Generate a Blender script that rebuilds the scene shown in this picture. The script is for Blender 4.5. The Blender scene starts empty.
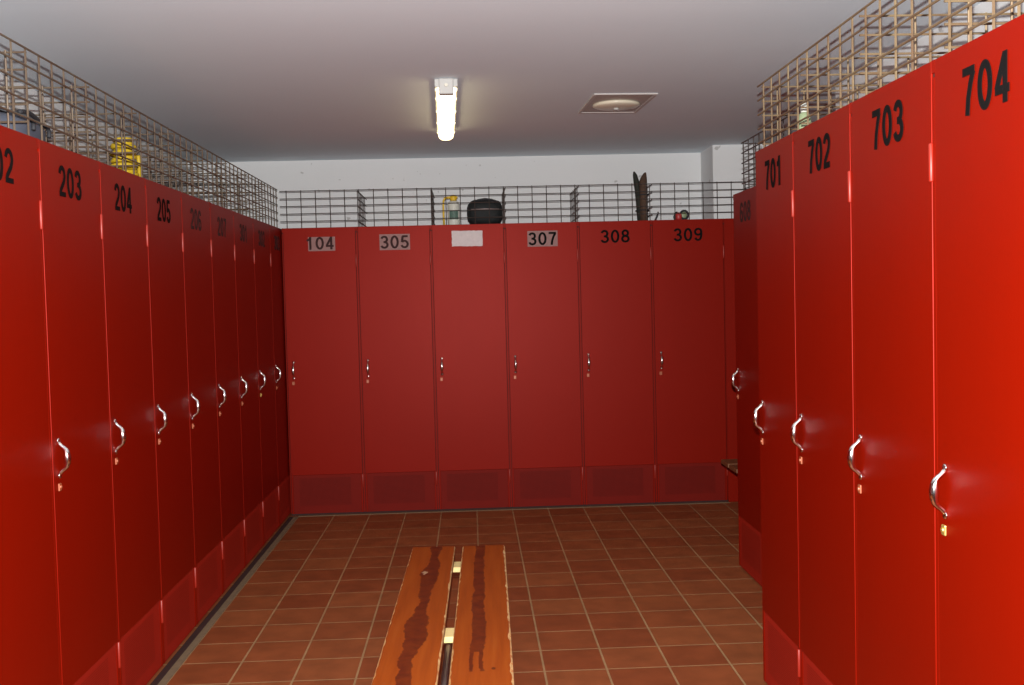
import bpy, bmesh, math, random
from mathutils import Vector, Matrix

random.seed(7)
SC = bpy.context.scene
COL = SC.collection

# ------------------------------------------------------------------ camera, world, light, exposure
cam_d = bpy.data.cameras.new('camera')
cam = bpy.data.objects.new('camera', cam_d)
COL.objects.link(cam)
cam_d.sensor_width = 36.0
cam_d.lens = 1058.59 * 36.0 / 1024.0
cam_d.clip_start = 0.02
fw = Vector((0.03793469, 0.99839499, -0.0420525)).normalized()
rt = Vector((0.99892937, -0.03900284, -0.02487752)).normalized()
up = rt.cross(fw).normalized()
rt = fw.cross(up).normalized()
M = Matrix((rt, up, -fw)).transposed().to_4x4()
M.translation = Vector((0.0, 0.0, 1.4929))
cam.matrix_world = M
SC.camera = cam

SC.view_settings.view_transform = 'Standard'
SC.view_settings.look = 'None'
SC.view_settings.gamma = 1.0
SC.view_settings.use_curve_mapping = False
SC.view_settings.exposure = 0.0

world = bpy.data.worlds.new('dim_room_air')
SC.world = world
world.use_nodes = True
world.node_tree.nodes['Background'].inputs[0].default_value = (0.6, 0.75, 1.0, 1)
world.node_tree.nodes['Background'].inputs[1].default_value = 0.02

# the camera's own flash, just above the lens
fl_d = bpy.data.lights.new('camera_flash', 'SPOT')
fl_d.energy = 1180.0
fl_d.color = (1.0, 0.985, 0.965)
fl_d.spot_size = math.radians(84)
fl_d.spot_blend = 0.45
fl_d.shadow_soft_size = 0.007
fl = bpy.data.objects.new('camera_flash', fl_d)
COL.objects.link(fl)
MF = M.copy()
MF.translation = Vector((0.0, 0.0, 1.4929)) + up * 0.105 + fw * 0.02
fl.matrix_world = MF

# ------------------------------------------------------------------ measured layout
H = 2.0154                      # locker height
XL, YL, PL = -1.3078, 3.3108, 0.5323      # left row: front plane, first seam, pitch
XB, YB, PB = -1.2990, 7.4335, 0.5166      # back row
XR, YR, PR, W701 = 1.0770, 3.9440, 0.5278, 0.4657   # right row
X6, Y6 = 1.418, 5.645           # row set back behind the right row
ZC = 2.575                      # ceiling
YW = 8.15                       # back wall
XWL, XWR = -2.12, 1.98          # side walls
YFRONT = -1.6
TILE = 0.25

# ------------------------------------------------------------------ helpers: colour and materials
def lin(c):
    c = c / 255.0
    return c / 12.92 if c <= 0.04045 else ((c + 0.055) / 1.055) ** 2.4

def rgb(r, g, b):
    return (lin(r), lin(g), lin(b), 1.0)

class NT:
    """a little node-tree writer"""
    def __init__(self, name):
        self.m = bpy.data.materials.new(name)
        self.m.use_nodes = True
        self.t = self.m.node_tree
        self.b = self.t.nodes['Principled BSDF']
    def n(self, kind, **kw):
        nd = self.t.nodes.new(kind)
        for k, v in kw.items():
            setattr(nd, k, v)
        return nd
    def l(self, a, b):
        self.t.links.new(a, b)
    def math(self, op, a, b=None, clamp=False):
        nd = self.n('ShaderNodeMath', operation=op, use_clamp=clamp)
        for i, v in enumerate((a, b)):
            if v is None:
                continue
            if isinstance(v, (int, float)):
                nd.inputs[i].default_value = v
            else:
                self.l(v, nd.inputs[i])
        return nd.outputs[0]
    def mix(self, fac, a, b):
        nd = self.n('ShaderNodeMix', data_type='RGBA')
        for sock, v in ((nd.inputs[0], fac), (nd.inputs[6], a), (nd.inputs[7], b)):
            if isinstance(v, (int, float, tuple)):
                sock.default_value = v
            else:
                self.l(v, sock)
        return nd.outputs[2]
    def coords(self, scale=(1, 1, 1)):
        tc = self.n('ShaderNodeTexCoord')
        mp = self.n('ShaderNodeMapping')
        mp.inputs['Scale'].default_value = scale
        self.l(tc.outputs['Object'], mp.inputs[0])
        return mp.outputs[0]
    def noise(self, vec, scale, detail=3.0, rough=0.55):
        nd = self.n('ShaderNodeTexNoise')
        nd.inputs['Scale'].default_value = scale
        nd.inputs['Detail'].default_value = detail
        nd.inputs['Roughness'].default_value = rough
        self.l(vec, nd.inputs['Vector'])
        return nd.outputs[0]
    def ramp(self, fac, stops):
        nd = self.n('ShaderNodeValToRGB')
        el = nd.color_ramp.elements
        while len(el) < len(stops):
            el.new(0.5)
        for e, (p, c) in zip(el, stops):
            e.position = p
            e.color = c if isinstance(c, tuple) else (c, c, c, 1)
        self.l(fac, nd.inputs[0])
        return nd.outputs[0]
    def bump(self, h, strength=0.2, dist=0.01):
        nd = self.n('ShaderNodeBump')
        nd.inputs['Strength'].default_value = strength
        nd.inputs['Distance'].default_value = dist
        self.l(h, nd.inputs['Height'])
        self.l(nd.outputs[0], self.b.inputs['Normal'])

def plain(name, col, rough=0.5, metal=0.0, spec=0.5, vary=0.0, scale=12.0, coat=0.0):
    q = NT(name)
    q.b.inputs['Roughness'].default_value = rough
    q.b.inputs['Metallic'].default_value = metal
    q.b.inputs['Specular IOR Level'].default_value = spec
    q.b.inputs['Coat Weight'].default_value = coat
    if vary > 0:
        nz = q.noise(q.coords(), scale)
        dark = tuple(c * (1 - vary) for c in col[:3]) + (1,)
        lite = tuple(min(1, c * (1 + vary)) for c in col[:3]) + (1,)
        q.l(q.mix(nz, dark, lite), q.b.inputs['Base Color'])
    else:
        q.b.inputs['Base Color'].default_value = col
    return q.m

def red_door_paint(name, col, rough, spec):
    """enamel paint on sheet metal: faint orange peel, a few rubbed patches"""
    q = NT(name)
    v = q.coords()
    nz = q.noise(v, 3.0, 4.0)
    c2 = (col[0] * 0.9, col[1] * 0.9, col[2] * 0.9, 1)
    q.l(q.mix(nz, c2, col), q.b.inputs['Base Color'])
    q.b.inputs['Specular IOR Level'].default_value = spec
    q.b.inputs['Metallic'].default_value = 0.13
    vv = q.coords((90, 90, 4))
    st = q.noise(vv, 1.0, 2.0)
    r = q.n('ShaderNodeMapRange')
    r.inputs['To Min'].default_value = rough - 0.02
    r.inputs['To Max'].default_value = rough + 0.025
    q.l(st, r.inputs['Value'])
    q.l(r.outputs[0], q.b.inputs['Roughness'])
    q.bump(q.noise(v, 140.0, 2.0), 0.06, 0.002)
    return q.m

def vent_paint(name, col):
    """painted perforated sheet, the holes too fine to be more than a dark grain"""
    q = NT(name)
    tc = q.n('ShaderNodeTexCoord')
    sx = q.n('ShaderNodeSeparateXYZ')
    q.l(tc.outputs['Object'], sx.inputs[0])
    # hole lattice, 8 mm pitch
    fx = q.math('SUBTRACT', q.math('FRACT', q.math('MULTIPLY', sx.outputs[0], 125.0)), 0.5)
    fz = q.math('SUBTRACT', q.math('FRACT', q.math('MULTIPLY', sx.outputs[2], 125.0)), 0.5)
    d = q.math('SQRT', q.math('ADD', q.math('MULTIPLY', fx, fx), q.math('MULTIPLY', fz, fz)))
    hole = q.math('LESS_THAN', d, 0.27)
    # only the inner field of the sheet is perforated
    ix = q.math('MULTIPLY', q.math('GREATER_THAN', sx.outputs[0], 0.062),
                q.math('LESS_THAN', sx.outputs[0], 0.425))
    iz = q.math('MULTIPLY', q.math('GREATER_THAN', sx.outputs[2], 0.068),
                q.math('LESS_THAN', sx.outputs[2], 0.262))
    msk = q.math('MULTIPLY', hole, q.math('MULTIPLY', ix, iz))
    nz = q.noise(tc.outputs['Object'], 9.0, 3.0)
    base = q.mix(nz, (col[0] * 0.86, col[1] * 0.86, col[2] * 0.86, 1), col)
    q.l(q.mix(msk, base, (col[0] * 0.25, col[1] * 0.3, col[2] * 0.3, 1)), q.b.inputs['Base Color'])
    q.b.inputs['Roughness'].default_value = 0.55
    q.b.inputs['Specular IOR Level'].default_value = 0.1
    q.b.inputs['Diffuse Roughness'].default_value = 0.6
    q.b.inputs['Metallic'].default_value = 0.12
    return q.m

def wall_paint(name, col, speck=0.0, bump=0.15):
    q = NT(name)
    v = q.coords()
    nz = q.noise(v, 1.6, 5.0)
    c = q.mix(nz, (col[0] * 0.93, col[1] * 0.93, col[2] * 0.94, 1), col)
    if speck > 0:
        sp = q.ramp(q.noise(v, 17.0, 2.0, 0.4), [(0.0, 1.0), (0.225, 1.0), (0.262, 0.0), (1.0, 0.0)])
        c = q.mix(q.math('MULTIPLY', sp, speck), c, (col[0] * 0.35, col[1] * 0.33, col[2] * 0.3, 1))
    q.l(c, q.b.inputs['Base Color'])
    q.b.inputs['Roughness'].default_value = 0.8
    q.b.inputs['Specular IOR Level'].default_value = 0.2
    q.bump(q.noise(v, 60.0, 3.0), bump, 0.004)
    return q.m

def tile_floor(name, x0, y0):
    q = NT(name)
    tc = q.n('ShaderNodeTexCoord')
    mp = q.n('ShaderNodeMapping')
    mp.inputs['Location'].default_value = (-x0 + 40 * TILE, -y0 + 40 * TILE, 0)
    q.l(tc.outputs['Object'], mp.inputs[0])
    br = q.n('ShaderNodeTexBrick')
    br.offset = 0.0
    br.squash = 1.0
    br.inputs['Color1'].default_value = (0.270, 0.066, 0.021, 1)
    br.inputs['Color2'].default_value = (0.330, 0.100, 0.033, 1)
    br.inputs['Mortar'].default_value = (0.41, 0.24, 0.115, 1)
    br.inputs['Scale'].default_value = 1.0
    br.inputs['Mortar Size'].default_value = 0.0050
    br.inputs['Mortar Smooth'].default_value = 0.25
    br.inputs['Bias'].default_value = -0.1
    br.inputs['Brick Width'].default_value = TILE
    br.inputs['Row Height'].default_value = TILE
    q.l(mp.outputs[0], br.inputs['Vector'])
    nz = q.noise(mp.outputs[0], 7.0, 5.0)
    sc = q.n('ShaderNodeMapRange')
    sc.inputs['From Min'].default_value = 0.3
    sc.inputs['From Max'].default_value = 0.7
    sc.inputs['To Min'].default_value = 0.78
    sc.inputs['To Max'].default_value = 1.12
    q.l(nz, sc.inputs['Value'])
    hsv = q.n('ShaderNodeHueSaturation')
    q.l(sc.outputs[0], hsv.inputs['Value'])
    q.l(br.outputs['Color'], hsv.inputs['Color'])
    q.l(hsv.outputs[0], q.b.inputs['Base Color'])
    q.b.inputs['Roughness'].default_value = 0.55
    q.b.inputs['Specular IOR Level'].default_value = 0.3
    q.bump(q.math('SUBTRACT', 1.0, br.outputs['Fac']), 0.35, 0.003)
    return q.m

def bench_wood(name, kind):
    """varnished pine with a worn, darkened streak; object x across, y along the plank"""
    q = NT(name)
    tc = q.n('ShaderNodeTexCoord')
    sx = q.n('ShaderNodeSeparateXYZ')
    q.l(tc.outputs['Object'], sx.inputs[0])
    mp = q.n('ShaderNodeMapping')
    mp.inputs['Scale'].default_value = (38, 2.2, 30)
    q.l(tc.outputs['Object'], mp.inputs[0])
    grain = q.noise(mp.outputs[0], 1.0, 6.0, 0.6)
    base = q.ramp(grain, [(0.25, (0.225, 0.038, 0.003, 1)), (0.5, (0.285, 0.052, 0.004, 1)), (0.8, (0.34, 0.074, 0.007, 1))])
    mw = q.n('ShaderNodeMapping')
    mw.inputs['Scale'].default_value = (4, 3.2, 1)
    mw.inputs['Location'].default_value = (3.1 if kind == 'left' else 7.7, 0.4, 0)
    q.l(tc.outputs['Object'], mw.inputs[0])
    wob = q.math('SUBTRACT', q.noise(mw.outputs[0], 1.6, 4.0, 0.65), 0.5)
    fine = q.math('SUBTRACT', q.noise(tc.outputs['Object'], 55.0, 3.0, 0.6), 0.5)
    y = sx.outputs[1]
    x = sx.outputs[0]
    if kind == 'left':
        ctr = q.math('ADD', q.math('MULTIPLY', y, 0.012), q.math('MULTIPLY', wob, 0.07))
        ctr = q.math('ADD', ctr, 0.0)
        # width swings between narrow and broad along the plank
        w = q.math('ADD', 0.026, q.math('MULTIPLY', q.math('SINE', q.math('MULTIPLY', q.math('ADD', y, 0.1), 9.5)), 0.008))
        w = q.math('ADD', w, q.math('MULTIPLY', fine, 0.02))
        d = q.math('ABSOLUTE', q.math('SUBTRACT', x, ctr))
        m = q.math('LESS_THAN', d, w)
    else:
        ctr = q.math('ADD', q.math('MULTIPLY', wob, 0.04), -0.014)
        w = q.math('ADD', 0.021, q.math('MULTIPLY', fine, 0.02))
        d = q.math('ABSOLUTE', q.math('SUBTRACT', x, ctr))
        a = q.math('LESS_THAN', d, w)
        # the streak forks into two prongs and ends
        prong = q.math('LESS_THAN', q.math('ABSOLUTE', q.math('SUBTRACT', d, 0.015)), q.math('ADD', 0.006, q.math('MULTIPLY', fine, 0.012)))
        far = q.math('GREATER_THAN', y, -0.15)
        mid = q.math('MULTIPLY', q.math('GREATER_THAN', y, -0.32), prong)
        m = q.math('MAXIMUM', q.math('MULTIPLY', a, far), mid)
        for kx, ky in ((0.035, -0.30), (-0.028, -0.45)):
            dx = q.math('MULTIPLY', q.math('SUBTRACT', x, kx), 1.6)
            dy = q.math('SUBTRACT', y, ky)
            r2 = q.math('ADD', q.math('MULTIPLY', dx, dx), q.math('MULTIPLY', dy, dy))
            m = q.math('MAXIMUM', m, q.math('LESS_THAN', r2, 0.0001))
    blot = q.ramp(q.noise(tc.outputs['Object'], 20.0, 3.0), [(0.3, 0.62), (0.65, 0.95)])
    m2 = q.math('MULTIPLY', m, blot)
    col = q.mix(m2, base, (0.085, 0.010, 0.003, 1))
    if kind == 'left':      # one pale chip in the varnish
        ex = q.math('SUBTRACT', x, q.math('ADD', -0.012, q.math('MULTIPLY', fine, 0.05)))
        ey = q.math('MULTIPLY', q.math('SUBTRACT', y, 0.80), 0.35)
        rr2 = q.math('ADD', q.math('MULTIPLY', ex, ex), q.math('MULTIPLY', ey, ey))
        col = q.mix(q.math('LESS_THAN', rr2, 0.00009), col, (0.42, 0.24, 0.14, 1))
    q.l(col, q.b.inputs['Base Color'])
    q.b.inputs['Roughness'].default_value = 0.42
    q.b.inputs['Specular IOR Level'].default_value = 0.12
    q.bump(grain, 0.1, 0.003)
    return q.m

def worn_edge(name):
    q = NT(name)
    v = q.coords((1, 1, 1))
    f = q.ramp(q.noise(v, 24.0, 4.0, 0.7), [(0.36, (0.45, 0.10, 0.015, 1)), (0.47, (0.62, 0.36, 0.14, 1)), (0.7, (0.75, 0.5, 0.25, 1))])
    q.l(f, q.b.inputs['Base Color'])
    q.b.inputs['Roughness'].default_value = 0.7
    return q.m

def rusty_wire(name, col, rust):
    q = NT(name)
    v = q.coords()
    f = q.ramp(q.noise(v, 6.0, 4.0), [(0.35, col), (0.62, rust)])
    q.l(f, q.b.inputs['Base Color'])
    q.b.inputs['Metallic'].default_value = 0.35
    q.b.inputs['Roughness'].default_value = 0.5
    return q.m

def glow(name, col, strength):
    q = NT(name)
    q.b.inputs['Base Color'].default_value = (0.8, 0.8, 0.75, 1)
    q.b.inputs['Emission Color'].default_value = col
    q.b.inputs['Emission Strength'].default_value = strength
    q.b.inputs['Roughness'].default_value = 0.4
    return q.m

RED = (0.235, 0.0055, 0.0002, 1)
MAT = dict(
    door=red_door_paint('red_enamel', RED, 0.43, 0.09),
    carcass=red_door_paint('red_enamel_carcass', RED, 0.45, 0.09),
    vent=vent_paint('red_perforated_sheet', (0.20, 0.0085, 0.004, 1)),
    hinge=plain('red_painted_hinge', (0.29, 0.013, 0.004, 1), 0.45, 0.0, 0.6, 0.1),
    dark=plain('dark_recess', (0.02, 0.006, 0.005, 1), 0.8),
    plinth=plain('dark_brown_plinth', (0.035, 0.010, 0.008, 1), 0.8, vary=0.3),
    chrome=plain('chrome', (0.80, 0.79, 0.78, 1), 0.15, 1.0, 0.5, 0.08, 30),
    lock=plain('red_painted_lock', (0.40, 0.10, 0.04, 1), 0.4, 0.2, 0.6, 0.1, 40),
    brass=plain('brass', (0.62, 0.46, 0.13, 1), 0.35, 0.7, 0.5, 0.12, 40),
    ink=plain('black_lettering', (0.008, 0.007, 0.007, 1), 0.9, 0.0, 0.02, 0.2),
    inkworn=plain('faded_black_lettering', (0.045, 0.022, 0.022, 1), 0.85, 0.0, 0.1, 0.35, 60),
    tag=plain('greyish_sticker', (0.26, 0.125, 0.115, 1), 0.55, 0.0, 0.4, 0.25, 50),
    paper=plain('white_paper_label', (0.62, 0.55, 0.56, 1), 0.7, 0.0, 0.3, 0.12, 40),
    wall=wall_paint('white_wall_paint', (0.78, 0.79, 0.79, 1), 0.55),
    ceil=wall_paint('white_ceiling_paint', (0.78, 0.865, 0.92, 1), 0.0, 0.08),
    floor=tile_floor('terracotta_tiles', -0.9945, 5.1612),
    grout=plain('grey_mortar', (0.20, 0.135, 0.075, 1), 0.9, vary=0.3, scale=30),
    wire=rusty_wire('galvanised_wire', (0.23, 0.165, 0.09, 1), (0.15, 0.09, 0.05, 1)),
    wiredull=rusty_wire('dull_galvanised_wire', (0.15, 0.115, 0.08, 1), (0.11, 0.07, 0.045, 1)),
    wireold=rusty_wire('dull_brown_wire', (0.07, 0.058, 0.055, 1), (0.055, 0.036, 0.03, 1)),
    woodl=bench_wood('worn_varnished_plank_a', 'left'),
    woodr=bench_wood('worn_varnished_plank_b', 'right'),
    woodold=plain('dark_varnished_wood', (0.16, 0.06, 0.02, 1), 0.5, vary=0.35, scale=20),
    edge=worn_edge('worn_plank_edge'),
    batten=plain('bare_pine', (0.78, 0.60, 0.26, 1), 0.7, vary=0.15, scale=25),
    steel=plain('grey_steel_tube', (0.34, 0.27, 0.26, 1), 0.45, 0.4, vary=0.2),
    lampbody=plain('off_white_plastic', (0.50, 0.50, 0.48, 1), 0.45, vary=0.06),
    clip=plain('grey_clip', (0.60, 0.58, 0.50, 1), 0.4, 0.2, vary=0.1),
    diffuser=glow('lit_diffuser', (1.0, 0.80, 0.44, 1), 5.0),
    ventframe=plain('grey_white_vent_frame', (0.52, 0.49, 0.47, 1), 0.5, vary=0.06),
    ventplate=plain('beige_vent_plate', (0.46, 0.42, 0.39, 1), 0.5, vary=0.08),
    ventdisc=plain('cream_vent_disc', (0.72, 0.66, 0.52, 1), 0.3, vary=0.06),
    bagblue=plain('slate_blue_fabric', (0.055, 0.062, 0.085, 1), 0.8, vary=0.25, scale=30),
    bagblack=plain('black_fabric', (0.012, 0.014, 0.015, 1), 0.75, 0.0, 0.4, 0.4, 30),
    strapdark=plain('black_webbing', (0.018, 0.018, 0.022, 1), 0.7, vary=0.2),
    yellow=plain('yellow_rope', (0.50, 0.34, 0.010, 1), 0.55, vary=0.2, scale=60),
    yellowhose=plain('yellow_rubber', (0.70, 0.45, 0.02, 1), 0.5, vary=0.15),
    whitepl=plain('white_plastic', (0.66, 0.67, 0.60, 1), 0.4, vary=0.08),
    greenlab=plain('grey_green_label', (0.08, 0.15, 0.12, 1), 0.6, vary=0.4, scale=90),
    palegreen=plain('pale_green_plastic', (0.26, 0.32, 0.18, 1), 0.45, vary=0.15),
    brown=plain('dark_brown_canvas', (0.075, 0.040, 0.024, 1), 0.85, vary=0.5, scale=45),
    olive=plain('dark_olive_canvas', (0.020, 0.021, 0.015, 1), 0.85, vary=0.3, scale=45),
    redcloth=plain('red_plastic', (0.45, 0.03, 0.03, 1), 0.45, vary=0.1),
)

# ------------------------------------------------------------------ helpers: geometry
def link(name, bm, mat, parent=None, smooth=False):
    me = bpy.data.meshes.new(name)
    bmesh.ops.recalc_face_normals(bm, faces=bm.faces)
    bm.to_mesh(me)
    bm.free()
    for m in (mat if isinstance(mat, (list, tuple)) else [mat]):
        me.materials.append(m)
    if smooth:
        for p in me.polygons:
            p.use_smooth = True
    o = bpy.data.objects.new(name, me)
    COL.objects.link(o)
    if parent is not None:
        o.parent = parent
    return o

def tag(o, label, cat, group=None):
    o['label'] = label
    o['category'] = cat
    if group:
        o['group'] = group
    return o

def struct(o):
    o['kind'] = 'structure'
    return o

def empty(name, loc=(0, 0, 0), rz=0.0):
    o = bpy.data.objects.new(name, None)
    o.empty_display_size = 0.1
    o.location = loc
    o.rotation_euler = (0, 0, rz)
    COL.objects.link(o)
    return o

def box(bm, x0, x1, y0, y1, z0, z1, bev=0.0, mi=0, seg=2):
    vs = [bm.verts.new((x, y, z)) for x in (x0, x1) for y in (y0, y1) for z in (z0, z1)]
    idx = ((0, 1, 3, 2), (4, 6, 7, 5), (0, 4, 5, 1), (2, 3, 7, 6), (0, 2, 6, 4), (1, 5, 7, 3))
    fs = [bm.faces.new([vs[i] for i in f]) for f in idx]
    for f in fs:
        f.material_index = mi
    if bev > 0:
        es = list({e for f in fs for e in f.edges})
        r = bmesh.ops.bevel(bm, geom=es, offset=bev, segments=seg, profile=0.5, affect='EDGES')
        for f in r['faces']:
            f.material_index = mi
    return fs

def tube(bm, pts, rad, n=8, mi=0, cap=True, closed=False):
    """sweep a circle along points; rad a number or one radius per point"""
    pts = [Vector(p) for p in pts]
    N = len(pts)
    rs = rad if isinstance(rad, (list, tuple)) else [rad] * N
    rings = []
    prev = None
    for i, p in enumerate(pts):
        if closed:
            t = (pts[(i + 1) % N] - pts[i - 1]).normalized()
        else:
            t = (pts[min(i + 1, N - 1)] - pts[max(i - 1, 0)]).normalized()
        if prev is None:
            a = Vector((0, 0, 1)) if abs(t.z) < 0.9 else Vector((1, 0, 0))
            u = t.cross(a).normalized()
        else:
            u = (prev - t * prev.dot(t)).normalized()
        prev = u
        v = t.cross(u)
        rings.append([bm.verts.new(p + (u * math.cos(2 * math.pi * k / n) + v * math.sin(2 * math.pi * k / n)) * rs[i]) for k in range(n)])
    for i in range(N if closed else N - 1):
        A, B = rings[i], rings[(i + 1) % N]
        for k in range(n):
            f = bm.faces.new((A[k], A[(k + 1) % n], B[(k + 1) % n], B[k]))
            f.material_index = mi
    if cap and not closed:
        for R in (rings[0], rings[-1]):
            f = bm.faces.new(R)
            f.material_index = mi

def lathe(bm, prof, n=24, c=(0, 0, 0), mi=0):
    rings = []
    for r, z in prof:
        if r < 1e-6:
            rings.append([bm.verts.new((c[0], c[1], c[2] + z))])
        else:
            rings.append([bm.verts.new((c[0] + r * math.cos(2 * math.pi * k / n), c[1] + r * math.sin(2 * math.pi * k / n), c[2] + z)) for k in range(n)])
    for A, B in zip(rings, rings[1:]):
        for k in range(n):
            k2 = (k + 1) % n
            if len(A) == 1 and len(B) > 1:
                f = bm.faces.new((A[0], B[k], B[k2]))
            elif len(B) == 1 and len(A) > 1:
                f = bm.faces.new((A[k], A[k2], B[0]))
            elif len(A) > 1:
                f = bm.faces.new((A[k], A[k2], B[k2], B[k]))
            else:
                continue
            f.material_index = mi

def blob(bm, c, r, sq=2.6, n=20, m=12, mi=0, jitter=0.0, seed=1):
    """superellipsoid, for soft packed bags"""
    rnd = random.Random(seed)
    def sp(v, e):
        return math.copysign(abs(v) ** e, v)
    e = 2.0 / sq
    rings = []
    for i in range(m + 1):
        th = -math.pi / 2 + math.pi * i / m
        if i in (0, m):
            rings.append([bm.verts.new((c[0], c[1], c[2] + r[2] * sp(math.sin(th), e)))])
            continue
        ring = []
        for k in range(n):
            ph = 2 * math.pi * k / n
            j = 1 + jitter * (rnd.random() - 0.5)
            ring.append(bm.verts.new((c[0] + r[0] * sp(math.cos(th), e) * sp(math.cos(ph), e) * j,
                                      c[1] + r[1] * sp(math.cos(th), e) * sp(math.sin(ph), e) * j,
                                      c[2] + r[2] * sp(math.sin(th), e) * j)))
        rings.append(ring)
    for A, B in zip(rings, rings[1:]):
        for k in range(n):
            k2 = (k + 1) % n
            if len(A) == 1:
                f = bm.faces.new((A[0], B[k], B[k2]))
            elif len(B) == 1:
                f = bm.faces.new((A[k], A[k2], B[0]))
            else:
                f = bm.faces.new((A[k], A[k2], B[k2], B[k]))
            f.material_index = mi

def arc(cx, cy, rx, ry, a0, a1, n=18):
    return [(cx + rx * math.cos(math.radians(a0 + (a1 - a0) * k / n)), cy + ry * math.sin(math.radians(a0 + (a1 - a0) * k / n))) for k in range(n + 1)]

SIX = [(0.485, 0.745), (0.455, 0.84), (0.39, 0.905), (0.30, 0.925), (0.205, 0.895), (0.135, 0.80), (0.095, 0.66), (0.08, 0.48), (0.08, 0.30)]
DIGIT = {                                    # centre lines in a box 0.58 wide and 1 high
    '0': [arc(0.29, 0.5, 0.215, 0.425, 0, 360, 32)],
    '1': [[(0.33, 0.0), (0.33, 1.0)], [(0.07, 0.735), (0.19, 0.755), (0.27, 0.82), (0.315, 0.92)]],
    '2': [arc(0.29, 0.695, 0.205, 0.23, 172, -22, 16) + [(0.41, 0.47), (0.27, 0.33), (0.15, 0.21), (0.10, 0.10)], [(0.03, 0.075), (0.54, 0.075)]],
    '3': [arc(0.275, 0.715, 0.19, 0.21, 165, -80, 16) + [(0.22, 0.508)], [(0.22, 0.508)] + arc(0.28, 0.292, 0.215, 0.217, 80, -165, 18)],
    '4': [[(0.40, 0.0), (0.40, 1.0)], [(0.385, 0.93), (0.225, 0.61), (0.07, 0.29)], [(0.015, 0.27), (0.565, 0.27)]],
    '5': [[(0.51, 0.925), (0.12, 0.925)], [(0.16, 0.93), (0.105, 0.47)], arc(0.28, 0.325, 0.215, 0.25, 142, -162, 20)],
    '6': [arc(0.29, 0.30, 0.21, 0.225, 0, 360, 28), SIX],
    '7': [[(0.03, 0.925), (0.55, 0.925)], [(0.50, 0.90), (0.38, 0.66), (0.28, 0.36), (0.235, 0.0)]],
    '8': [arc(0.29, 0.725, 0.18, 0.20, 0, 360, 26), arc(0.29, 0.29, 0.215, 0.215, 0, 360, 28)],
}
DIGIT['9'] = [[(0.58 - x, 1 - y) for x, y in pl] for pl in DIGIT['6']]

def text_mesh(s, width, height, bold):
    """sans-serif digits as thin solids, lower left at the origin, in the x-z plane facing -y"""
    bm = bmesh.new()
    adv = 0.70
    total = adv * (len(s) - 1) + 0.58
    sx, sz = width / total, height
    half = 0.060 + bold
    for i, ch in enumerate(s):
        for lev, pl in enumerate(DIGIT[ch]):
            P = [Vector((x, y)) for x, y in pl]
            closed = (P[0] - P[-1]).length < 1e-5
            if closed:
                P = P[:-1]
            N = len(P)
            rows = []
            yf = -0.0017 - 0.00006 * lev
            for k in range(N):
                a = P[k - 1] if (k > 0 or closed) else P[k]
                c = P[(k + 1) % N] if (k < N - 1 or closed) else P[k]
                t = (c - a).normalized()
                nrm = Vector((-t.y, t.x))
                quad = []
                for sg, yy_ in ((1, yf), (-1, yf), (-1, -0.0002), (1, -0.0002)):
                    p = P[k] + nrm * half * sg
                    quad.append(bm.verts.new(((p.x + adv * i) * sx, yy_, p.y * sz)))
                rows.append(quad)
            for k in range(N if closed else N - 1):
                A, B = rows[k], rows[(k + 1) % N]
                for m in range(4):
                    bm.faces.new((A[m], A[(m + 1) % 4], B[(m + 1) % 4], B[m]))
            if not closed:
                bm.faces.new(rows[0])
                bm.faces.new(rows[-1])
    bmesh.ops.recalc_face_normals(bm, faces=bm.faces)
    me = bpy.data.meshes.new('number')
    bm.to_mesh(me)
    bm.free()
    return me

# ------------------------------------------------------------------ the setting
def slab(name, x0, x1, y0, y1, z0, z1, mat):
    bm = bmesh.new()
    box(bm, x0, x1, y0, y1, z0, z1)
    return struct(link(name, bm, mat))

XA = 3.6                           # far side of the open aisle on the right
slab('floor', XWL - 0.15, XA + 0.15, YFRONT - 0.15, YW + 0.15, -0.12, 0.0, MAT['floor'])
slab('ceiling', XWL - 0.15, XA + 0.15, YFRONT - 0.15, YW + 0.15, ZC, ZC + 0.12, MAT['ceil'])
slab('wall_left', XWL - 0.12, XWL, YFRONT, YW, 0.0, ZC, MAT['wall'])
slab('wall_back', XWL - 0.12, XA + 0.12, YW, YW + 0.12, 0.0, ZC, MAT['wall'])
slab('wall_right', XWR, XWR + 0.12, YFRONT, Y6, 0.0, ZC, MAT['wall'])
slab('wall_aisle', XA, XA + 0.12, Y6 - 0.12, YW, 0.0, ZC, MAT['wall'])
slab('wall_aisle_return', XWR + 0.12, XA, Y6 - 0.12, Y6, 0.0, ZC, MAT['wall'])
slab('wall_front', XWL - 0.12, XWR + 0.12, YFRONT - 0.12, YFRONT, 0.0, ZC, MAT['wall'])
slab('wall_pillar', 1.80, 2.45, 7.745, YW, 0.0, ZC, MAT['wall'])
# mortar strip along the foot of the left row, and the fine one at the back row
slab('trim_1', -1.275, -1.243, YFRONT + 0.02, 7.40, 0.0, 0.003, MAT['grout'])
slab('trim_shadow_line', -1.306, -1.2755, YFRONT + 0.02, 7.40, 0.0, 0.0025, MAT['plinth'])  # dark strip standing in for the shadow line at the left lockers' foot
slab('trim_2', -1.243, 1.80, 7.405, 7.428, 0.0, 0.003, MAT['grout'])

# ------------------------------------------------------------------ lockers
GAP = 0.009                        # half the seam between two doors
DEPTH = 0.60

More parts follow.
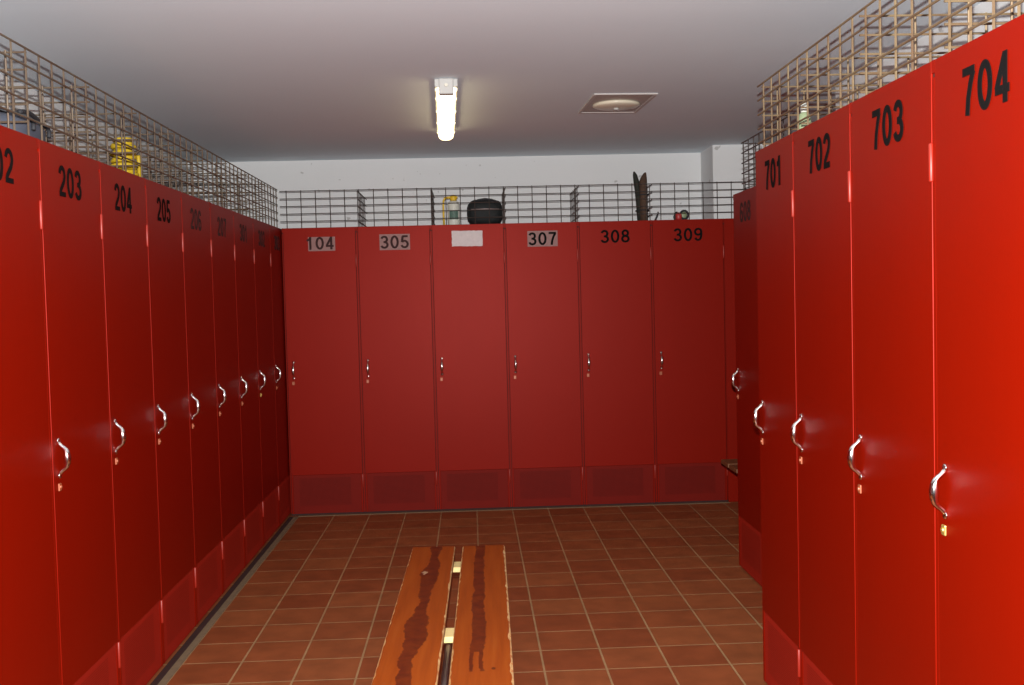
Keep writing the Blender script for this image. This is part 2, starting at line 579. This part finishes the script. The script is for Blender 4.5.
def carcass(w):
    bm = bmesh.new()
    e = 0.0006
    box(bm, e, w - e, 0.016, DEPTH, 0.05, H)                       # cabinet
    box(bm, e, w - e, 0.0125, 0.0159, 0.016, 1.982, mi=1)             # dark rebate behind the door edges
    for x0, x1 in ((e * 0.2, GAP - 0.0032), (w - GAP + 0.0032, w - e * 0.2)):   # flush post between doors
        box(bm, x0, x1, 0.0012, 0.0124, 0.016, 1.976)
    for x0, x1 in ((e, GAP - 0.001), (w - GAP + 0.001, w - e)):    # top rail, flush with the doors
        box(bm, x0, x1, 0.0005, 0.0158, 1.986, H)
    box(bm, w - GAP + 0.0005, w - e, 0.0045, 0.0068, 1.976, 1.985, mi=1)
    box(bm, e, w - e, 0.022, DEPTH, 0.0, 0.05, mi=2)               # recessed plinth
    return bm

def door_panel(w):
    bm = bmesh.new()
    box(bm, GAP, w - GAP, 0.0, 0.0155, 0.287, H - 0.0005, bev=0.0015, seg=2)
    for x0, x1 in ((GAP, GAP + 0.012), (w - GAP - 0.012, w - GAP)):   # folded stiles beside the vent sheet
        box(bm, x0, x1, 0.0008, 0.0155, 0.014, 0.2865, bev=0.001, seg=1)
    return bm

def vent_sheet(w):
    bm = bmesh.new()
    box(bm, GAP + 0.0122, w - GAP - 0.0122, 0.0025, 0.0155, 0.014, 0.2863, bev=0.001, seg=1)
    return bm

def hinge_barrel(w, z0, z1):
    bm = bmesh.new()
    x = w - GAP * 0.85
    tube(bm, [(x, -0.002, z0), (x, -0.002, z0 + 0.002), (x, -0.002, z1 - 0.002), (x, -0.002, z1)], [0.0045, 0.0058, 0.0058, 0.0045], 12)
    return bm

def bow_handle():
    """cast D handle: flat feet, raised tapered grip"""
    bm = bmesh.new()
    x, z0, z1 = 0.052, 0.975, 1.075
    pts, rad = [], []
    prof = [(0.0, -0.002, 0.0060), (0.006, -0.006, 0.0060), (0.012, -0.012, 0.0054), (0.017, -0.019, 0.0056),
            (0.024, -0.025, 0.0070), (0.036, -0.0275, 0.0098), (0.050, -0.028, 0.0112)]
    full = prof + [(0.100 - a, b, c) for a, b, c in reversed(prof[:-1])]
    for dz, dy, r in full:
        pts.append((x, dy, z0 + dz))
        rad.append(r)
    tube(bm, pts, rad, 12)
    for z in (z0 - 0.005, z1 + 0.005):
        lathe_y(bm, x, z, 0.0095, -0.0045, 0.0, 14)
    return bm

def lathe_y(bm, x, z, r, y0, y1, n=16, mi=0):
    A = [bm.verts.new((x + r * 0.85 * math.cos(2 * math.pi * k / n), y0, z + r * 0.85 * math.sin(2 * math.pi * k / n))) for k in range(n)]
    B = [bm.verts.new((x + r * math.cos(2 * math.pi * k / n), y1, z + r * math.sin(2 * math.pi * k / n))) for k in range(n)]
    for k in range(n):
        f = bm.faces.new((A[k], A[(k + 1) % n], B[(k + 1) % n], B[k]))
        f.material_index = mi
    for R in (A, B):
        f = bm.faces.new(R)
        f.material_index = mi

def lock_cover():
    bm = bmesh.new()
    box(bm, 0.037, 0.057, -0.006, 0.0, 0.922, 0.947, bev=0.003, seg=2)
    lathe_y(bm, 0.047, 0.935, 0.006, -0.009, -0.006, 12)
    return bm

SHARED = {}
def make_locker(w):
    """one locker at the origin: x along its front from the viewer's left, y into it"""
    r = empty('locker')
    body = link('body', carcass(w), [MAT['carcass'], MAT['dark'], MAT['plinth']], r)
    door = link('door', door_panel(w), MAT['door'], r)
    link('vent_panel', vent_sheet(w), MAT['vent'], door)
    link('hinge', hinge_barrel(w, 1.738, 1.826), MAT['hinge'], door, True)
    link('hinge', hinge_barrel(w, 0.190, 0.285), MAT['hinge'], door, True)
    h = link('handle', bow_handle(), MAT['chrome'], door, True)
    h['label'] = 'chrome bow handle'
    link('lock', lock_cover(), MAT['lock'], door)
    return r

def copy_tree(o, parent=None):
    c = o.copy()
    COL.objects.link(c)
    if parent is not None:
        c.parent = parent
    for ch in list(o.children):
        copy_tree(ch, c)
    return c

def find(o, name):
    for ch in o.children_recursive:
        if ch.name.split('.')[0] == name:
            return ch

def number(locker, s, mat, x=0.150, w=0.195, z=1.856, h=0.100, bold=0.018):
    me = text_mesh(s, w, h, bold)
    me.name = 'number'
    me.materials.append(mat)
    o = bpy.data.objects.new('number', me)
    COL.objects.link(o)
    o.parent = find(locker, 'door')
    o.location = (x, -0.0004, z)
    o['label'] = 'number ' + s
    return o

def sticker(locker, x0, x1, z0, z1, mat, lab, crumple=0.0):
    bm = bmesh.new()
    rnd = random.Random(3)
    nx, nz = 14, 8
    if crumple <= 0:
        box(bm, x0, x1, -0.0012, -0.0001, z0, z1)
    else:
        layers = []
        jit = [[(rnd.random() - 0.5, rnd.random(), rnd.random() - 0.5) for k in range(nz + 1)] for i in range(nx + 1)]
        for back in (False, True):
            layers.append([[bm.verts.new((x0 + (x1 - x0) * i / nx + jit[i][k][0] * crumple,
                                          -0.0001 if back else -0.0014 - jit[i][k][1] * crumple * 0.6,
                                          z0 + (z1 - z0) * k / nz + jit[i][k][2] * crumple)) for k in range(nz + 1)] for i in range(nx + 1)])
        F, B = layers
        for i in range(nx):
            for k in range(nz):
                bm.faces.new((F[i][k], F[i + 1][k], F[i + 1][k + 1], F[i][k + 1]))
                bm.faces.new((B[i][k], B[i][k + 1], B[i + 1][k + 1], B[i + 1][k]))
        for i in range(nx):
            bm.faces.new((F[i][0], B[i][0], B[i + 1][0], F[i + 1][0]))
            bm.faces.new((F[i][nz], F[i + 1][nz], B[i + 1][nz], B[i][nz]))
        for k in range(nz):
            bm.faces.new((F[0][k], F[0][k + 1], B[0][k + 1], B[0][k]))
            bm.faces.new((F[nx][k], B[nx][k], B[nx][k + 1], F[nx][k + 1]))
    o = link('number_sticker', bm, mat, find(locker, 'door'))
    o['label'] = lab
    return o

def dx_lock(locker, mat):
    lk = find(locker, 'lock')
    lk.data = lk.data.copy()
    lk.data.materials.clear()
    lk.data.materials.append(mat)

# left row --- nearest first
GL = 'red lockers in the row along the left side'
left_spec = [
    ('202', 'red steel locker 202, nearest in the left row and cut by the photo edge'),
    ('203', 'red steel locker numbered 203 in the left row'),
    ('204', 'red steel locker numbered 204 in the left row'),
    ('205', 'red steel locker numbered 205 in the left row'),
    ('206', 'red steel locker in the left row, next one beyond locker 205'),
    ('207', 'red left-row locker, second one beyond locker 205, faint number'),
    ('301', 'red left-row locker, third from the far left corner, faint number'),
    ('302', 'red left-row locker, second from the far left corner, small yellow lock'),
    ('303', 'dark red left-row locker squeezed into the far left corner'),
]
proto = make_locker(PL)
ROW_L = []
for i, (num, lab) in enumerate(left_spec):
    o = proto if i == 0 else copy_tree(proto)
    ROW_L.append(o)
for i, (o, (num, lab)) in enumerate(zip(ROW_L, left_spec)):
    o.location = (XL, YL + PL * (i - 1), 0)
    o.rotation_euler = (0, 0, math.pi / 2)
    tag(o, lab, 'locker', GL)
    number(o, num, MAT['ink'] if i < 4 else MAT['inkworn'], x=0.150, bold=0.016)
dx_lock(ROW_L[7], MAT['brass'])

# back row
GB = 'red lockers in the row across the back'
back_spec = [
    ('104', 'red back-row locker with a worn grey 104 sticker, at the left corner'),
    ('305', 'red back-row locker with a grey sticker reading 305'),
    (None, 'red back-row locker with a blank white label instead of a number'),
    ('307', 'red back-row locker with a grey sticker reading 307'),
    ('308', 'red back-row locker with plain black number 308'),
    ('309', 'red back-row locker with plain black number 309, at the right end'),
]
proto = make_locker(PB)
ROW_B = [proto if i == 0 else copy_tree(proto) for i in range(6)]
for i, (o, (num, lab)) in enumerate(zip(ROW_B, back_spec)):
    o.location = (XB + PB * i, YB, 0)
    tag(o, lab, 'locker', GB)
    if i == 0:
        sticker(o, 0.180, 0.367, 1.852, 1.950, MAT['tag'], 'worn grey number sticker')
        number(o, num, MAT['inkworn'], x=0.163, w=0.195, z=1.862, h=0.088)
    elif i in (1, 3):
        sticker(o, 0.158, 0.370, 1.848, 1.958, MAT['tag'], 'grey number sticker')
        number(o, num, MAT['inkworn'] if i == 1 else MAT['ink'], x=0.164, w=0.198, z=1.858, h=0.090)
    elif i == 2:
        sticker(o, 0.146, 0.360, 1.862, 1.970, MAT['paper'], 'crumpled blank white label', 0.004)
    else:
        number(o, num, MAT['ink'], x=0.156, w=0.205, z=1.862, h=0.092)
bm = bmesh.new()
box(bm, XB + PB * 6 + 0.002, 2.35, YB + 0.004, YB + 0.024, 0.0, H, bev=0.002)
struct(link('trim_3', bm, MAT['carcass']))

# right row --- far end first
GR = 'red lockers in the row along the right side'
right_spec = [
    ('701', 'narrow red locker 701 at the far end of the right row'),
    ('702', 'bright red locker numbered 702 in the right row'),
    ('703', 'bright red locker numbered 703 in the right row'),
    ('704', 'bright red locker 704 with a brass lock, nearest on the right'),
]
ROW_R = []
first = make_locker(W701)
proto = make_locker(PR)
for i, (num, lab) in enumerate(right_spec):
    o = (first, proto)[i] if i < 2 else copy_tree(proto)
    ROW_R.append(o)
yy = YR
for i, (o, (num, lab)) in enumerate(zip(ROW_R, right_spec)):
    o.location = (XR, yy, 0)
    o.rotation_euler = (0, 0, -math.pi / 2)
    yy -= W701 if i == 0 else PR
    tag(o, lab, 'locker', GR)
    number(o, num, MAT['ink'], x=(0.130, 0.156, 0.160, 0.148)[i], w=0.203, z=1.859, h=0.102, bold=0.026)
dx_lock(ROW_R[3], MAT['brass'])

# the set-back row behind the right row: one in view and its hidden neighbour
s = copy_tree(proto)
s.location = (X6, Y6, 0)
s.rotation_euler = (0, 0, -math.pi / 2)
tag(s, 'dark red locker 608 set back beyond the right row end', 'locker', 'red lockers in the set-back row')
for ch in list(s.children_recursive):
    if ch.name.split('.')[0] == 'number':
        bpy.data.objects.remove(ch)
number(s, '608', MAT['inkworn'], x=0.146, w=0.205, z=1.856, h=0.102)

# ------------------------------------------------------------------ wire cages on top of the lockers
STEP = 0.0525
def mesh_sheet(bm, L, TOP, x_start=0.0, pitch=0.1007, over=0.008, r=0.0033, stub=0.006):
    """welded wire in the local x-z plane, x from 0 to L, resting on the locker tops"""
    for k in range(5):
        z = TOP - STEP * k
        tube(bm, [(-over, 0, z), (L + over, 0, z)], r, 6)
    x = x_start
    while x <= L + 1e-4:
        tube(bm, [(x, 0.0058, H + 0.0005), (x, 0.0058, TOP + stub)], r, 6)
        x += pitch
    return bm

def cage(name, loc, rz, L, xs, divs, depth, label, mat, group, TOP):
    r = empty(name, loc, rz)
    link('front_mesh', mesh_sheet(bmesh.new(), L, TOP, xs), mat, r)
    for i, x in enumerate(divs):
        bm = bmesh.new()
        mesh_sheet(bm, depth, TOP - 0.004, 0.06, 0.1007, 0.0)
        d = link('divider', bm, mat, r)
        d.location = (x, 0.012, 0)
        d.rotation_euler = (0, 0, math.pi / 2)
    tag(r, label, 'wire mesh', group)
    return r

GC = 'wire mesh guards on top of the lockers'
y_first = YL - PL
cage('wire_cage', (XL - 0.012, y_first, 0), math.pi / 2, 9 * PL - 0.15, 0.006, [PL * i for i in range(1, 9)], 0.70,
     'long wire mesh guard along the top of the left locker row', MAT['wiredull'], GC, 2.281)
cage('wire_cage', (XB, YB + 0.012, 0), 0.0, 3.55, 0.0368, [PB * i + 0.012 for i in range(1, 6)], 0.66,
     'low wire mesh guard across the top of the back locker row', MAT['wireold'], GC, 2.271)
cage('wire_cage', (XR + 0.012, YR - 0.01, 0), -math.pi / 2, W701 + 3 * PR - 0.01, 0.05, [0.004, W701, W701 + PR, W701 + 2 * PR], 0.72,
     'tan wire mesh guard on top of lockers 701 to 704', MAT['wire'], GC, 2.256)
cage('wire_cage', (X6 + 0.012, Y6 - 0.155, 0), -math.pi / 2, 0.9, 0.004, [0.003], 0.5,
     'short wire mesh guard above locker 608, beyond the right row', MAT['wireold'], GC, 2.267)

# ------------------------------------------------------------------ bench in the middle of the floor
BZ, BT = 0.42, 0.032
b = empty('bench', (-0.0965, 3.55, 0), -0.0165)
tag(b, 'worn orange wooden bench of two planks standing on the tiled floor', 'bench')

def plank(x0, x1, y0, y1, mat, seed, parent):
    """plank with broken worn edges; origin in its middle"""
    w = (x1 - x0) / 2
    L = (y1 - y0) / 2
    rnd = random.Random(seed)
    bm = bmesh.new()
    n = 90
    def edge(side, base):
        out = []
        for i in range(n + 1):
            out.append(side * (w - base - (rnd.random() ** 3) * base * 1.3))
        return out
    li, ri = edge(-1, 0.003), edge(1, 0.0045 if seed == 5 else 0.003)
    prof = []
    for i in range(n + 1):
        y = -L + 2 * L * i / n
        prof.append([bm.verts.new(p) for p in ((-w, y, -BT), (-w, y, -0.006), (li[i], y, 0.0), (ri[i], y, 0.0), (w, y, -0.006), (w, y, -BT))])
    for a, c in zip(prof, prof[1:]):
        for k in range(6):
            f = bm.faces.new((a[k], a[(k + 1) % 6], c[(k + 1) % 6], c[k]))
            f.material_index = 1 if k in (1, 3) else 0
    bm.faces.new(prof[0])
    bm.faces.new(prof[-1])
    o = link('plank', bm, [mat, MAT['edge']], parent)
    o.location = ((x0 + x1) / 2, (y0 + y1) / 2, BZ)
    return o

plank(-0.202, -0.016, -1.45, 1.022, MAT['woodl'], 2, b)
plank(0.016, 0.200, -1.45, 1.018, MAT['woodr'], 5, b)
for yb0 in (0.785, -0.114, -1.12):
    bm = bmesh.new()
    box(bm, -0.185, 0.185, yb0, yb0 + 0.098, BZ - BT - 0.022, BZ - BT - 0.0008, bev=0.003)
    link('batten', bm, MAT['batten'], b)
bm = bmesh.new()
tube(bm, [(-0.005, -1.40, 0.350), (-0.005, -0.03, 0.350)], 0.0125, 12)
link('stretcher', bm, MAT['steel'], b, True)
for yl in (0.872, -1.07):
    for sx in (-1, 1):
        bm = bmesh.new()
        tube(bm, [(sx * 0.13, yl, BZ - BT - 0.0225), (sx * 0.145, yl, 0.20), (sx * 0.16, yl, 0.012)], 0.014, 10)
        lg = link('leg', bm, MAT['steel'], b, True)
        bm = bmesh.new()
        lathe(bm, [(0.0, 0.0), (0.021, 0.0), (0.021, 0.010), (0.016, 0.016), (0.0, 0.016)], 14, (sx * 0.16, yl, 0.0005))
        link('foot', bm, MAT['strapdark'], lg, True)
    bm = bmesh.new()
    tube(bm, [(-0.13, yl, 0.354), (0.13, yl, 0.354)], 0.008, 10)
    link('cross_bar', bm, MAT['steel'], b, True)

# bench seen at the mouth of the aisle on the right
b2 = empty('bench', (2.30, 6.35, 0), 0.0)
tag(b2, 'dark wooden bench end poking out beyond locker 608', 'bench')
for y0, y1 in ((-0.195, -0.012), (0.012, 0.195)):
    bm = bmesh.new()
    box(bm, -0.76, 0.9, y0, y1, 0.424, 0.45, bev=0.004)
    link('plank', bm, MAT['woodold'], b2)
for x in (-0.62, 0.72):
    bm = bmesh.new()
    box(bm, x - 0.05, x + 0.05, -0.18, 0.18, 0.385, 0.4235, bev=0.003)
    link('batten', bm, MAT['woodold'], b2)
    for sy in (-1, 1):
        bm = bmesh.new()
        tube(bm, [(x, sy * 0.12, 0.3845), (x, sy * 0.15, 0.0005)], 0.014, 10)
        link('leg', bm, MAT['steel'], b2, True)

# ------------------------------------------------------------------ ceiling light
lt = empty('ceiling_light', (-0.092, 5.225, ZC), 0.024)
tag(lt, 'lit fluorescent batten light fixed to the white ceiling', 'light')
bm = bmesh.new()
box(bm, -0.057, 0.057, 0.02, 1.52, -0.040, -0.0005, bev=0.004)
link('housing', bm, MAT['lampbody'], lt)
bm = bmesh.new()
box(bm, -0.036, 0.036, 0.0, 0.05, -0.078, -0.001, bev=0.006, seg=2)
cap = link('end_cap', bm, MAT['lampbody'], lt)
bm = bmesh.new()
lathe_y(bm, 0.0, -0.035, 0.010, -0.004, 0.0, 16)
link('cable_gland', bm, MAT['clip'], cap)
bm = bmesh.new()
prof = [(-0.045, -0.041), (-0.047, -0.053), (-0.042, -0.067), (-0.028, -0.077), (0.0, -0.080), (0.028, -0.077), (0.042, -0.067), (0.047, -0.053), (0.045, -0.041)]
rings = []
for y, s_ in ((0.035, 0.93), (0.050, 1.0), (1.50, 1.0), (1.535, 0.90)):
    rings.append([bm.verts.new((x * s_, y, z if s_ == 1.0 else -0.041 + (z + 0.041) * s_)) for x, z in prof])
for A, B in zip(rings, rings[1:]):
    for k in range(len(prof)):
        k2 = (k + 1) % len(prof)
        bm.faces.new((A[k], A[k2], B[k2], B[k]))
bm.faces.new(rings[0])
bm.faces.new(rings[-1])
link('diffuser', bm, MAT['diffuser'], lt, False)
for yc in (0.06, 0.30, 0.68, 1.06, 1.40):
    for sx in (-1, 1):
        bm = bmesh.new()
        box(bm, min(sx * 0.049, sx * 0.057), max(sx * 0.049, sx * 0.057), yc, yc + 0.035, -0.052, -0.012, bev=0.002, seg=1)
        link('clip', bm, MAT['clip'], lt)

# ------------------------------------------------------------------ ceiling vent
v = empty('air_vent', (0.848, 5.985, ZC), 0.05)
tag(v, 'square beige air vent with a round disc set in the ceiling', 'vent')
bm = bmesh.new()
for x0, x1, y0, y1 in ((-0.175, 0.175, -0.29, -0.265), (-0.175, 0.175, 0.265, 0.29), (-0.175, -0.155, -0.2648, 0.2648), (0.155, 0.175, -0.2648, 0.2648)):
    box(bm, x0, x1, y0, y1, -0.0085, -0.0005, bev=0.002, seg=1)
link('frame', bm, MAT['ventframe'], v)
bm = bmesh.new()
box(bm, -0.1545, 0.1545, -0.2645, 0.2645, -0.005, -0.0005)
link('plate', bm, MAT['ventplate'], v)
bm = bmesh.new()
lathe(bm, [(0.0, -0.0300), (0.06, -0.0300), (0.118, -0.024), (0.134, -0.0150), (0.130, -0.0060), (0.11, -0.0053), (0.0, -0.0053)], 40)
disc = link('valve_disc', bm, MAT['ventdisc'], v, True)
bm = bmesh.new()
lathe(bm, [(0.0, -0.040), (0.012, -0.039), (0.016, -0.034), (0.014, -0.0302), (0.0, -0.0302)], 16)
link('centre_screw', bm, MAT['lampbody'], disc, True)

# ------------------------------------------------------------------ things left on top of the lockers
# slate-blue bag behind the wire on the left
bg = empty('duffel_bag', (-1.545, 3.565, H), 0.08)
tag(bg, 'slate blue bag with black straps lying behind the left mesh', 'bag')
bm = bmesh.new()
blob(bm, (0, 0, 0.058), (0.14, 0.17, 0.058), 3.0, 28, 14, jitter=0.03, seed=4)
link('body', bm, MAT['bagblue'], bg, True)
for yk in (-0.075, 0.085):
    bm = bmesh.new()
    tube(bm, [(0.144 * math.copysign(abs(math.cos(a)) ** 0.7, math.cos(a)), yk + 0.02 * math.sin(3 * a), 0.058 + 0.062 * math.copysign(abs(math.sin(a)) ** 0.7, math.sin(a))) for a in [math.pi * k / 14 for k in range(15)]], 0.007, 8)
    link('strap', bm, MAT['strapdark'], bg, True)
bm = bmesh.new()
tube(bm, [(0.11, -0.10 + 0.2 * k / 10, 0.112 + 0.012 * math.sin(math.pi * k / 10)) for k in range(11)], 0.008, 8)
link('handle', bm, MAT['strapdark'], bg, True)

# hank of yellow rope
rp = empty('rope_hank', (-1.49, 4.69, H), 0.3)
tag(rp, 'yellow coiled rope hank standing behind the left mesh', 'rope')
bm = bmesh.new()
rr = random.Random(11)
pts = []
turns = 13
for k in range(turns * 16):
    a = 2 * math.pi * k / 16
    t = k / (turns * 16)
    rad_ = 0.052 - 0.012 * t + 0.006 * math.sin(5 * t * 6.28)
    pts.append((rad_ * math.cos(a), rad_ * 1.05 * math.sin(a), 0.009 + 0.195 * t + 0.004 * math.sin(a * 0.5)))
tube(bm, pts, 0.0085, 7)
link('coil', bm, MAT['yellow'], rp, True)
bm = bmesh.new()
tube(bm, [(0.055, 0.065, 0.009), (0.062, 0.052, 0.05), (0.063, 0.03, 0.10), (0.060, 0.01, 0.14)], 0.009, 8)
link('loose_end', bm, MAT['yellow'], rp, True)
bm = bmesh.new()
box(bm, 0.055, 0.085, 0.048, 0.085, 0.001, 0.045, bev=0.006)
link('buckle', bm, MAT['strapdark'], rp)

# white canister with yellow head and hose
cn = empty('canister', (-0.104, 7.60, H))
tag(cn, 'white canister with yellow head and hose behind the back mesh', 'canister')
bm = bmesh.new()
lathe(bm, [(0.0, 0.0), (0.040, 0.0), (0.044, 0.006), (0.044, 0.150), (0.036, 0.172), (0.018, 0.180), (0.0, 0.180)], 28)
body = link('body', bm, MAT['whitepl'], cn, True)
bm = bmesh.new()
n = 10
for k in range(n):
    a0 = -math.pi / 2 - 0.75 + 1.5 * k / n
    a1 = a0 + 1.5 / n
    q_ = [(0.0448 * math.cos(a), 0.0448 * math.sin(a), z) for a, z in ((a0, 0.045), (a1, 0.045), (a1, 0.105), (a0, 0.105))]
    bm.faces.new([bm.verts.new(p) for p in q_])
bmesh.ops.remove_doubles(bm, verts=bm.verts[:], dist=1e-5)
lb = link('round_label', bm, MAT['greenlab'], body)
bm = bmesh.new()
lathe(bm, [(0.0, 0.1802), (0.022, 0.1802), (0.024, 0.188), (0.026, 0.205), (0.020, 0.220), (0.0, 0.224)], 20)
box(bm, -0.045, 0.030, -0.010, 0.010, 0.196, 0.212, bev=0.004)
link('pump_head', bm, MAT['yellowhose'], cn, True)
bm = bmesh.new()
tube(bm, [(-0.044, 0, 0.204), (-0.060, 0, 0.200), (-0.070, 0, 0.185), (-0.073, 0, 0.150), (-0.073, 0, 0.08), (-0.071, 0, 0.008)], 0.0075, 10)
link('hose', bm, MAT['yellowhose'], cn, True)

# black bag
bk = empty('black_bag', (0.119, 7.68, H))
tag(bk, 'black bag lying behind the mesh above the back row', 'bag')
bm = bmesh.new()
blob(bm, (0.0, 0.0, 0.095), (0.128, 0.14, 0.095), 3.4, 30, 16, jitter=0.035, seed=9)
link('body', bm, MAT['bagblack'], bk, True)
bm = bmesh.new()
tube(bm, [(-0.08, -0.135, 0.155), (-0.05, -0.155, 0.175), (0.0, -0.16, 0.182), (0.05, -0.155, 0.175), (0.08, -0.135, 0.155)], 0.007, 8)
link('carry_handle', bm, MAT['strapdark'], bk, True)
bm = bmesh.new()
tube(bm, [(-0.10, -0.143, 0.11), (0.0, -0.148, 0.112), (0.10, -0.143, 0.11)], 0.004, 8)
link('zip', bm, MAT['steel'], bk, True)

# upright brown bundle with two pointed tips
bn = empty('canvas_bundle', (1.236, 7.58, H))
tag(bn, 'tall dark brown bundle with two pointed tips above locker 308', 'bundle')
def taper(bm, c0, segs, n=14):
    rings = []
    for (x, y, z, rx, ry) in segs:
        rings.append([bm.verts.new((c0[0] + x + rx * math.cos(2 * math.pi * k / n), c0[1] + y + ry * math.sin(2 * math.pi * k / n), c0[2] + z)) for k in range(n)])
    for A, B in zip(rings, rings[1:]):
        for k in range(n):
            bm.faces.new((A[k], A[(k + 1) % n], B[(k + 1) % n], B[k]))
    bm.faces.new(rings[0])
    bm.faces.new(rings[-1])
bm = bmesh.new()
taper(bm, (0.018, 0, 0), [(0, 0, 0.0, 0.029, 0.05), (0.001, 0, 0.10, 0.031, 0.05), (0.001, 0, 0.20, 0.030, 0.045), (0.002, 0, 0.285, 0.029, 0.035), (0.007, 0, 0.315, 0.023, 0.02), (0.016, 0, 0.345, 0.010, 0.008), (0.019, 0, 0.352, 0.003, 0.003)])
link('brown_roll', bm, MAT['brown'], bn, True)
bm = bmesh.new()
taper(bm, (-0.017, 0.012, 0), [(0.010, 0, 0.0, 0.018, 0.03), (0.004, 0, 0.12, 0.019, 0.03), (-0.004, 0, 0.22, 0.018, 0.03), (-0.010, 0, 0.29, 0.021, 0.028), (-0.018, 0, 0.335, 0.016, 0.015), (-0.025, 0, 0.360, 0.006, 0.006)])
link('dark_flap', bm, MAT['olive'], bn, True)
bm = bmesh.new()
for z in (0.08, 0.19):
    tube(bm, [(0.010 + 0.047 * math.cos(2 * math.pi * k / 18), 0.056 * math.sin(2 * math.pi * k / 18), z) for k in range(18)], 0.004, 6, closed=True)
link('tie', bm, MAT['strapdark'], bn, True)

# thin dark stick leaning behind the mesh
sk = bmesh.new()
tube(sk, [(-0.012, 0, 0.006), (0.006, 0, 0.045), (0.013, 0.0, 0.068)], [0.006, 0.006, 0.004], 8)
o = link('stick', sk, MAT['strapdark'], None, True)
o.location = (1.345, 7.56, H)
tag(o, 'short thin dark stick end beside the tall brown bundle', 'stick')

# red and black ear-defender-like loop
rb = empty('ear_defenders', (1.528, 7.60, H))
tag(rb, 'small red and black looped object above locker 309', 'headgear')
bm = bmesh.new()
tube(bm, [(0.024 + 0.028 * math.cos(2 * math.pi * k / 20), 0, 0.045 + 0.030 * math.sin(2 * math.pi * k / 20)) for k in range(20)], 0.0075, 8, closed=True)
link('cup_ring', bm, MAT['strapdark'], rb, True)
bm = bmesh.new()
blob(bm, (0.024, 0.012, 0.042), (0.022, 0.008, 0.026), 2.2, 16, 8)
link('grey_pad', bm, MAT['palegreen'], rb, True)
bm = bmesh.new()
blob(bm, (-0.018, 0, 0.032), (0.024, 0.03, 0.032), 2.6, 16, 10)
link('red_cup', bm, MAT['redcloth'], rb, True)
bm = bmesh.new()
tube(bm, [(-0.043, 0, 0.012), (-0.048, 0, 0.032), (-0.040, 0, 0.056), (-0.024, 0, 0.064)], 0.008, 8)
link('band', bm, MAT['strapdark'], rb, True)

# pale bottle behind the mesh on the right
bt = empty('bottle', (1.205, 3.76, H))
tag(bt, 'small pale green and white bottle behind the right mesh', 'bottle')
bm = bmesh.new()
lathe(bm, [(0.0, 0.0), (0.021, 0.0), (0.024, 0.005), (0.024, 0.085), (0.018, 0.105), (0.010, 0.112), (0.0, 0.112)], 20)
link('body', bm, MAT['palegreen'], bt, True)
bm = bmesh.new()
lathe(bm, [(0.0, 0.1122), (0.012, 0.1122), (0.013, 0.135), (0.008, 0.145), (0.0, 0.146)], 16)
link('cap', bm, MAT['whitepl'], bt, True)
bm = bmesh.new()
lathe(bm, [(0.0243, 0.012), (0.0247, 0.013), (0.0247, 0.040), (0.0243, 0.041)], 20)
link('paper_label', bm, MAT['paper'], bt, True)
